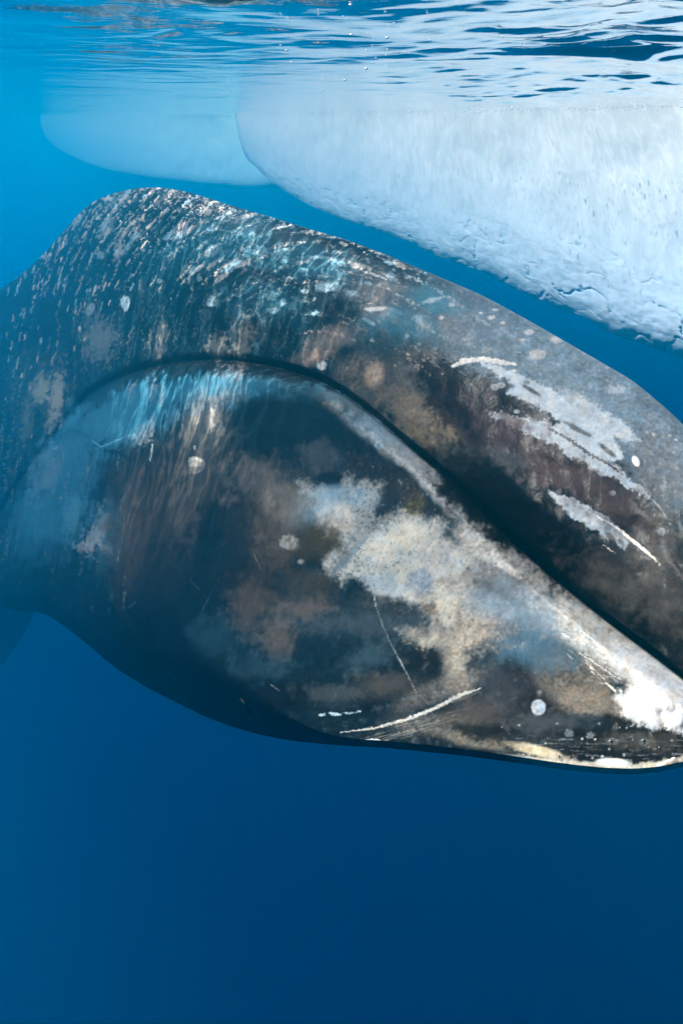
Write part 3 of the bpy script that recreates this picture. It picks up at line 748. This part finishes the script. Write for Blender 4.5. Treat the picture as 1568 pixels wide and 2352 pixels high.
# overall grain and colour flecks
ct = 1 + .45 * sstep(600, 950, PX) * (DL > 0)
gain = np.exp(.24 * n3 + .20 * ct * n5 + .15 * ct * n6)[..., None] * np.exp(.12 * np.stack([n4, 0 * n4, -n4], -1) * sstep(500, 1000, PX)[..., None])
skin *= gain * .86
lum = skin.mean(-1, keepdims=True)
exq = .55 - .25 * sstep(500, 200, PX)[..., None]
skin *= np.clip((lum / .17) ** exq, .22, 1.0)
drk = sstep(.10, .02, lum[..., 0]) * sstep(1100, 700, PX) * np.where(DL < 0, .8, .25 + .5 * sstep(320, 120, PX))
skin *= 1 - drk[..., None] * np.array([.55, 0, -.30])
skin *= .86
BB = (.018, .080, .125)  # blue skin tints, including the lip rim's sheen painted as colour
for b_ in [(600, 892, 170, 22, 4, BB, .55), (410, 895, 120, 26, -10, BB, .5), (240, 975, 110, 55, -18, BB, .6), (330, 950, 90, 50, -15, BB, .4), (810, 945, 90, 16, 36, (.05, .12, .17), .35), (900, 1010, 90, 14, 42, (.08, .13, .17), .35),
           (930, 750, 90, 36, 10, (.012, .065, .10), .5), (1000, 690, 60, 26, 20, (.02, .09, .13), .5), (120, 1130, 60, 130, 18, BB, .45), (70, 1200, 50, 90, 15, (.02, .09, .13), .4), (250, 1230, 40, 70, 0, (.03, .10, .14), .4),
           (480, 560, 150, 50, -20, (.012, .06, .09), .4), (700, 600, 120, 40, 10, (.015, .08, .12), .35), (600, 690, 90, 50, 0, (.008, .05, .075), .4), (1220, 1400, 90, 40, 35, (.10, .15, .19), .35), (1130, 1390, 70, 30, 20, (.09, .14, .18), .35),
           (720, 1170, 40, 60, 60, (.10, .15, .19), .4), (800, 1140, 60, 22, 10, (.07, .13, .18), .4), (880, 1340, 50, 20, 20, (.08, .14, .19), .35), (1240, 1500, 90, 40, 8, (.03, .08, .12), .4)]:
    blob(*b_, soft=1.1, rough=.6)
for b_ in [(360, 1200, 100, 150, 5, (.022, .017, .013), .6), (290, 1250, 36, 110, 4, (.030, .022, .017), .5), (600, 1210, 80, 110, 15, (.042, .030, .020), .6), (560, 1330, 70, 60, 10, (.026, .019, .013), .6),
           (640, 1150, 60, 50, 0, (.055, .047, .04), .5), (475, 1080, 60, 90, 0, (.040, .036, .033), .5), (730, 1240, 50, 46, 10, (.026, .020, .010), .9), (720, 1340, 60, 30, 0, (.03, .025, .018), .6), (640, 1440, 50, 60, 10, (.034, .028, .024), .4),
           (530, 1240, 70, 200, 3, (.002, .006, .010), .75), (690, 965, 125, 80, 8, (.003, .010, .016), .7), (440, 1330, 110, 130, 0, (.003, .008, .012), .5), (800, 1450, 170, 60, 5, (.005, .014, .020), .5), (700, 1520, 200, 60, 5, (.003, .009, .013), .6),
           (420, 1580, 220, 60, 26, (.0015, .002, .004), .85), (1240, 1230, 190, 55, 42, (.003, .003, .004), .7), (1110, 1140, 110, 45, 42, (.002, .003, .004), .7)]:
    blob(*b_, soft=1.2, rough=.7)
for k in range(240):                    # old marks on the hazy rear, following the body round
    x = rng.uniform(0, 300); y = rng.uniform(tcs(x) + 90, float(botc(x)) - 30)
    if abs(y - float(lipc(x))) < 30: continue
    ll = rng.uniform(20, 90)
    c = [(.07, .15, .14), (.03, .13, .19), (.20, .20, .16), (.004, .012, .015)][rng.randint(4)]
    stroke([(x, y), (x - ll * rng.uniform(.0, .35), y + ll)], [1.5, rng.uniform(3, 11), 1.5], c, rng.uniform(.15, .55), soft=1.2, wob=8, broken=.5)
for b_ in [(95, 895, 18, 26, 10, (.22, .24, .18), .7), (130, 915, 14, 60, 8, (.26, .25, .19), .7), (60, 960, 10, 40, 5, (.13, .15, .12), .5), (230, 780, 30, 50, 10, (.13, .15, .15), .5), (370, 780, 12, 40, 5, (.18, .16, .14), .45),
           (500, 800, 22, 30, 10, (.2, .17, .14), .4), (560, 790, 16, 60, 10, (.2, .16, .13), .4), (170, 1190, 20, 60, 12, (.06, .16, .2), .5), (90, 1090, 20, 60, 16, (.10, .17, .19), .45)]:
    blob(*(b_[:6] + (b_[6] * .55,)), soft=1.4, rough=1.0, fine=.9)
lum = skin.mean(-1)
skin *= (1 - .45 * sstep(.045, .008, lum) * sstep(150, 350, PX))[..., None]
for b_ in [(780, 1430, 150, 26, 4, (.022, .030, .036), .6), (700, 1400, 60, 22, -8, (.045, .036, .030), .6), (640, 1470, 26, 44, 12, (.055, .044, .036), .55), (845, 1510, 60, 26, -20, (.018, .034, .045), .6), (600, 1530, 70, 30, 0, (.008, .020, .028), .6),
           (500, 1450, 60, 50, 0, (.006, .018, .026), .6), (880, 1570, 60, 22, 0, (.035, .032, .028), .55), (760, 1590, 60, 16, 0, (.030, .034, .034), .5), (570, 1390, 40, 50, 10, (.034, .025, .018), .55), (425, 1150, 30, 80, 5, (.030, .026, .024), .5),
           (730, 1050, 40, 30, 0, (.03, .034, .04), .5), (570, 1100, 60, 40, 0, (.045, .042, .042), .5), (1180, 1010, 130, 45, 32, (.026, .017, .019), .6), (1340, 1110, 150, 40, 33, (.034, .024, .024), .6), (1260, 1070, 60, 30, 30, (.045, .030, .028), .4),
           (1390, 1340, 100, 40, 32, (.036, .032, .029), .6), (1500, 1400, 80, 50, 30, (.050, .046, .042), .6), (1170, 1060, 40, 24, 30, (.03, .034, .038), .6), (1090, 1640, 60, 30, 0, (.04, .036, .032), .6), (1170, 1590, 60, 40, 20, (.022, .024, .028), .6),
           (1250, 1660, 70, 20, 0, (.035, .040, .045), .5), (1480, 1705, 80, 18, 4, (.04, .038, .033), .6)]:
    blob(*b_, soft=1.5, rough=1.1, fine=.4)
skin = np.clip(skin, .001, .8)

tone = np.concatenate([skin, np.ones(PXb.shape + (3,)) * .03], 1)
def whale_material():
    m, N, L = new_mat('whale_skin')
    out = N.new('ShaderNodeOutputMaterial'); bs = N.new('ShaderNodeBsdfPrincipled')
    at = N.new('ShaderNodeAttribute'); at.attribute_name = 'skin'
    geo = N.new('ShaderNodeNewGeometry')
    nz = N.new('ShaderNodeTexNoise'); nz.inputs['Scale'].default_value = 55; nz.inputs['Detail'].default_value = 5
    L.new(geo.outputs['Position'], nz.inputs['Vector'])
    mr = N.new('ShaderNodeMapRange'); mr.inputs[1].default_value = .3; mr.inputs[2].default_value = .7
    mr.inputs[3].default_value = .88; mr.inputs[4].default_value = 1.12
    L.new(nz.outputs[0], mr.inputs[0])
    vm = N.new('ShaderNodeVectorMath'); vm.operation = 'SCALE'
    L.new(at.outputs['Color'], vm.inputs[0]); L.new(mr.outputs[0], vm.inputs['Scale'])
    L.new(vm.outputs[0], bs.inputs['Base Color'])
    bs.inputs['Roughness'].default_value = .38
    bs.inputs['IOR'].default_value = 1.14
    bu = N.new('ShaderNodeBump'); bu.inputs['Strength'].default_value = .25; bu.inputs['Distance'].default_value = .01
    L.new(nz.outputs[0], bu.inputs['Height']); L.new(bu.outputs[0], bs.inputs['Normal'])
    L.new(bs.outputs[0], out.inputs[0])
    return m
SKIN = whale_material()
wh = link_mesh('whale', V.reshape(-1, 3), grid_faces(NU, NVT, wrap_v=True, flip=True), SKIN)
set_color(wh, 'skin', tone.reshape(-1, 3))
tag(wh, 'large mottled whale gliding past under the surface, its high arched lower lip towards us', 'whale')

def on_skin(px, py):
    """point and outward normal of the whale's near side"""
    i = int(np.argmin(np.abs(U - px))); j = int(np.argmin(np.abs(PY[i] - py)))
    i = min(max(i, 2), NU - 3); j = min(max(j, 2), NV - 3)
    p = V1[i, j]; a_ = V1[i + 2, j] - V1[i - 2, j]; b_ = V1[i, j + 2] - V1[i, j - 2]
    n = np.cross(a_, b_); n /= np.linalg.norm(n)
    if n[1] > 0: n = -n
    return p, n, a_ / np.linalg.norm(a_)

# eye, low and dark behind the jaw
def simple_mat(name, col, rough=.5, ior=1.2):
    m, N, L = new_mat(name)
    out = N.new('ShaderNodeOutputMaterial'); bs = N.new('ShaderNodeBsdfPrincipled')
    nz = N.new('ShaderNodeTexNoise'); nz.inputs['Scale'].default_value = 40
    mx = N.new('ShaderNodeMixRGB'); mx.inputs[1].default_value = tuple(c * .75 for c in col) + (1,); mx.inputs[2].default_value = tuple(min(1, c * 1.2) for c in col) + (1,)
    L.new(nz.outputs[0], mx.inputs[0]); L.new(mx.outputs[0], bs.inputs['Base Color'])
    bs.inputs['Roughness'].default_value = rough; bs.inputs['IOR'].default_value = ior
    L.new(bs.outputs[0], out.inputs[0])
    return m
def sphere_mesh(nu=24, nv=14):
    u = np.linspace(0, 2 * math.pi, nu, endpoint=False); v = np.linspace(.02, math.pi - .02, nv)
    P = np.stack([np.outer(np.cos(u), np.sin(v)), np.outer(np.sin(u), np.sin(v)), np.outer(np.ones(nu), np.cos(v))], -1).reshape(-1, 3)
    i = np.arange(nu)[:, None]; j = np.arange(nv - 1)[None, :]; i2 = (i + 1) % nu
    f = np.stack([i * nv + j, i2 * nv + j, i2 * nv + j + 1, i * nv + j + 1], -1).reshape(-1, 4)
    f = f[:, ::-1]
    return P, f
SP, SF = sphere_mesh()
p, n, t_ = on_skin(562, 1622)
bt = np.cross(n, t_)
def local(P): return p + P[:, :1] * t_ + P[:, 1:2] * bt + P[:, 2:3] * n
eye = link_mesh('eye', local(SP * np.array([.024, .018, .009])), SF, simple_mat('eye_surface', (.006, .006, .006), .08, 1.5), wh)
def torus(a, b, r, lo, hi, nu=30, nv=8):
    u = np.linspace(lo, hi, nu); v = np.linspace(0, 2 * math.pi, nv, endpoint=False)
    rr = r * np.sin(np.clip((u - lo) / (hi - lo), .02, .98) * math.pi)[:, None]
    P = np.stack([(a + rr * np.cos(v)) * np.cos(u)[:, None], (b + rr * np.cos(v)) * np.sin(u)[:, None], rr * np.sin(v) + 0 * u[:, None]], -1)
    return P.reshape(-1, 3), grid_faces(nu, nv, wrap_v=True)
LID = simple_mat('eyelid_skin', (.006, .008, .010), .5)
for lo, hi in ((-.3, math.pi + .3), (math.pi - .3, 2 * math.pi + .3)):
    P, f = torus(.034, .026, .006, lo, hi)
    link_mesh('eyelid', local(P), f, LID, wh)

# bristles on the chin
BRM = simple_mat('bristle_keratin', (.5, .52, .5), .4)
for (x, y, l) in ((1169, 1687, 16), (1167, 1712, 8), (1257, 1697, 12), (1306, 1683, 16), (1356, 1690, 20), (1421, 1727, 22), (1404, 1703, 9), (1479, 1702, 10), (1511, 1717, 16), (1534, 1732, 18),
                  (1549, 1717, 14), (1486, 1742, 14), (1284, 1738, 8), (1450, 1748, 9), (1471, 1730, 12), (1340, 1716, 9)):
    p, n, t_ = on_skin(x, y)
    L_ = l / F * p[1]
    k = 7; u = np.linspace(0, 1, k)[:, None]
    path = p + n * (.002 + .008 * np.sin(u * 2.2)) + np.array([0.1, 0, -1.0]) * u * L_
    r = .0011 * (1 - .6 * u[:, 0]); r[0] = .0032
    v = np.linspace(0, 2 * math.pi, 6, endpoint=False)
    P = (path[:, None, :] + r[:, None, None] * (np.cos(v)[None, :, None] * t_ + np.sin(v)[None, :, None] * n)).reshape(-1, 3)
    link_mesh('bristle', P, grid_faces(k, 6, wrap_v=True), BRM, wh)

# far flipper
ns, nc = 40, 16
s_ = np.linspace(0, 1, ns)[:, None]; c_ = np.linspace(0, 2 * math.pi, nc, endpoint=False)[None, :]
pxf = 40 - 420 * s_; pyf = 1330 + 330 * s_ ** .85; Yf = 25 + 5 * s_
half = (55 + 60 * np.sin(s_ * math.pi) ** .7 + 20) * (1 - s_ ** 4 * .85)
qx = pxf + half * np.cos(c_) * .55; qy = pyf + half * np.cos(c_) * .8
Pf = ray(qx, qy, Yf + 0 * qx + .16 * np.sin(c_) * (1 - .7 * s_))
flp = link_mesh('flipper', Pf.reshape(-1, 3), grid_faces(ns, nc, wrap_v=True), SKIN, wh)
set_color(flp, 'skin', np.full((ns * nc, 3), .015))

# air bubbles just under the surface
def bubble_mat(clear=.2):
    m, N, L = new_mat('air_bubble')
    out = N.new('ShaderNodeOutputMaterial')
    gl = N.new('ShaderNodeBsdfGlossy'); gl.inputs[1].default_value = .35; gl.inputs[0].default_value = (.95, .95, .95, 1)
    df = N.new('ShaderNodeBsdfDiffuse'); df.inputs[0].default_value = (.9, .9, .9, 1)
    mx = N.new('ShaderNodeMixShader'); mx.inputs[0].default_value = .6
    L.new(gl.outputs[0], mx.inputs[1]); L.new(df.outputs[0], mx.inputs[2])
    tr = N.new('ShaderNodeBsdfTransparent'); m2 = N.new('ShaderNodeMixShader'); m2.inputs[0].default_value = clear
    L.new(mx.outputs[0], m2.inputs[1]); L.new(tr.outputs[0], m2.inputs[2]); L.new(m2.outputs[0], out.inputs[0])
    return m
BUB = bubble_mat()
S2, F2 = sphere_mesh(10, 7)
bme = None
BL_ = []
for (x, y, r) in ((644, 103, 4), (658, 115, 5), (807, 79, 5), (668, 141, 3), (841, 157, 5), (855, 143, 2.5), (863, 132, 3), (905, 52, 3.5), (987, 90, 3), (889, 86, 5), (889, 113, 3.5), (928, 119, 3),
                  (1154, 83, 3.5), (1195, 101, 3), (788, 37, 3.5), (731, 97, 3), (766, 160, 2.5), (277, 508, 3), (886, 126, 3), (915, 158, 2), (1205, 99, 2.5), (887, 182, 3), (792, 183, 4), (740, 207, 3.5), (523, 212, 3)):
    Yb = min(6, .82 * H * F / (275 - y)) if y < 262 else 3
    c0 = ray(np.array([float(x)]), np.array([float(y)]), Yb)[0]
    if bme is None:
        o = link_mesh('air_bubble', S2, F2, BUB); bme = o.data
    else:
        o = bpy.data.objects.new('air_bubble', bme); COL.objects.link(o)
    o.location = c0; k = r * .55 / F * Yb; o.scale = (k * rng.uniform(1, 1.7), k, k)
    BL_.append((x, o))
ORD = ['leftmost', 'second', 'third', 'fourth', 'fifth', 'sixth', 'seventh', 'eighth', 'ninth', 'tenth', 'eleventh', 'twelfth', 'thirteenth']
BL_.sort(key=lambda q: q[0])
for k, (x, o) in enumerate(BL_):
    r_ = len(BL_) - 1 - k
    w_ = ('leftmost' if k == 0 else ORD[k] + ' from the left') if k < 13 else ('rightmost' if r_ == 0 else ORD[r_] + ' from the right')
    tag(o, 'tiny bright air bubble in the blue water, %s of the loose bubbles' % w_, 'bubble', 'air bubbles under the surface')
VV = []; FF = []
nb = 0
for k in range(650):
    x = rng.uniform(1060, 1620); y = 252 - (x - 1060) * .045 + rng.normal(0, 8)
    if rng.rand() < .3: x = rng.uniform(700, 1200); y = rng.normal(255, 10)
    Yb = float(dist(x)) * rng.uniform(.80, .93)
    zb = H - .03 - abs(rng.normal(0, .035))
    r = rng.uniform(.005, .02) * .7 * (1 + (rng.rand() < .08))
    c0 = np.array([(x - 784) / F * Yb, Yb, zb])
    S3 = S2[:, :]; VV.append(S3 * r * np.array([1.4, 1, 1]) + c0); FF.append(F2 + nb); nb += len(S3)
bs_ = link_mesh('bubble_froth', np.vstack(VV), np.vstack(FF), bubble_mat(.74))
tag(bs_, 'sparkling bubbles along the waterline of the ice', 'bubbles', kind='stuff')
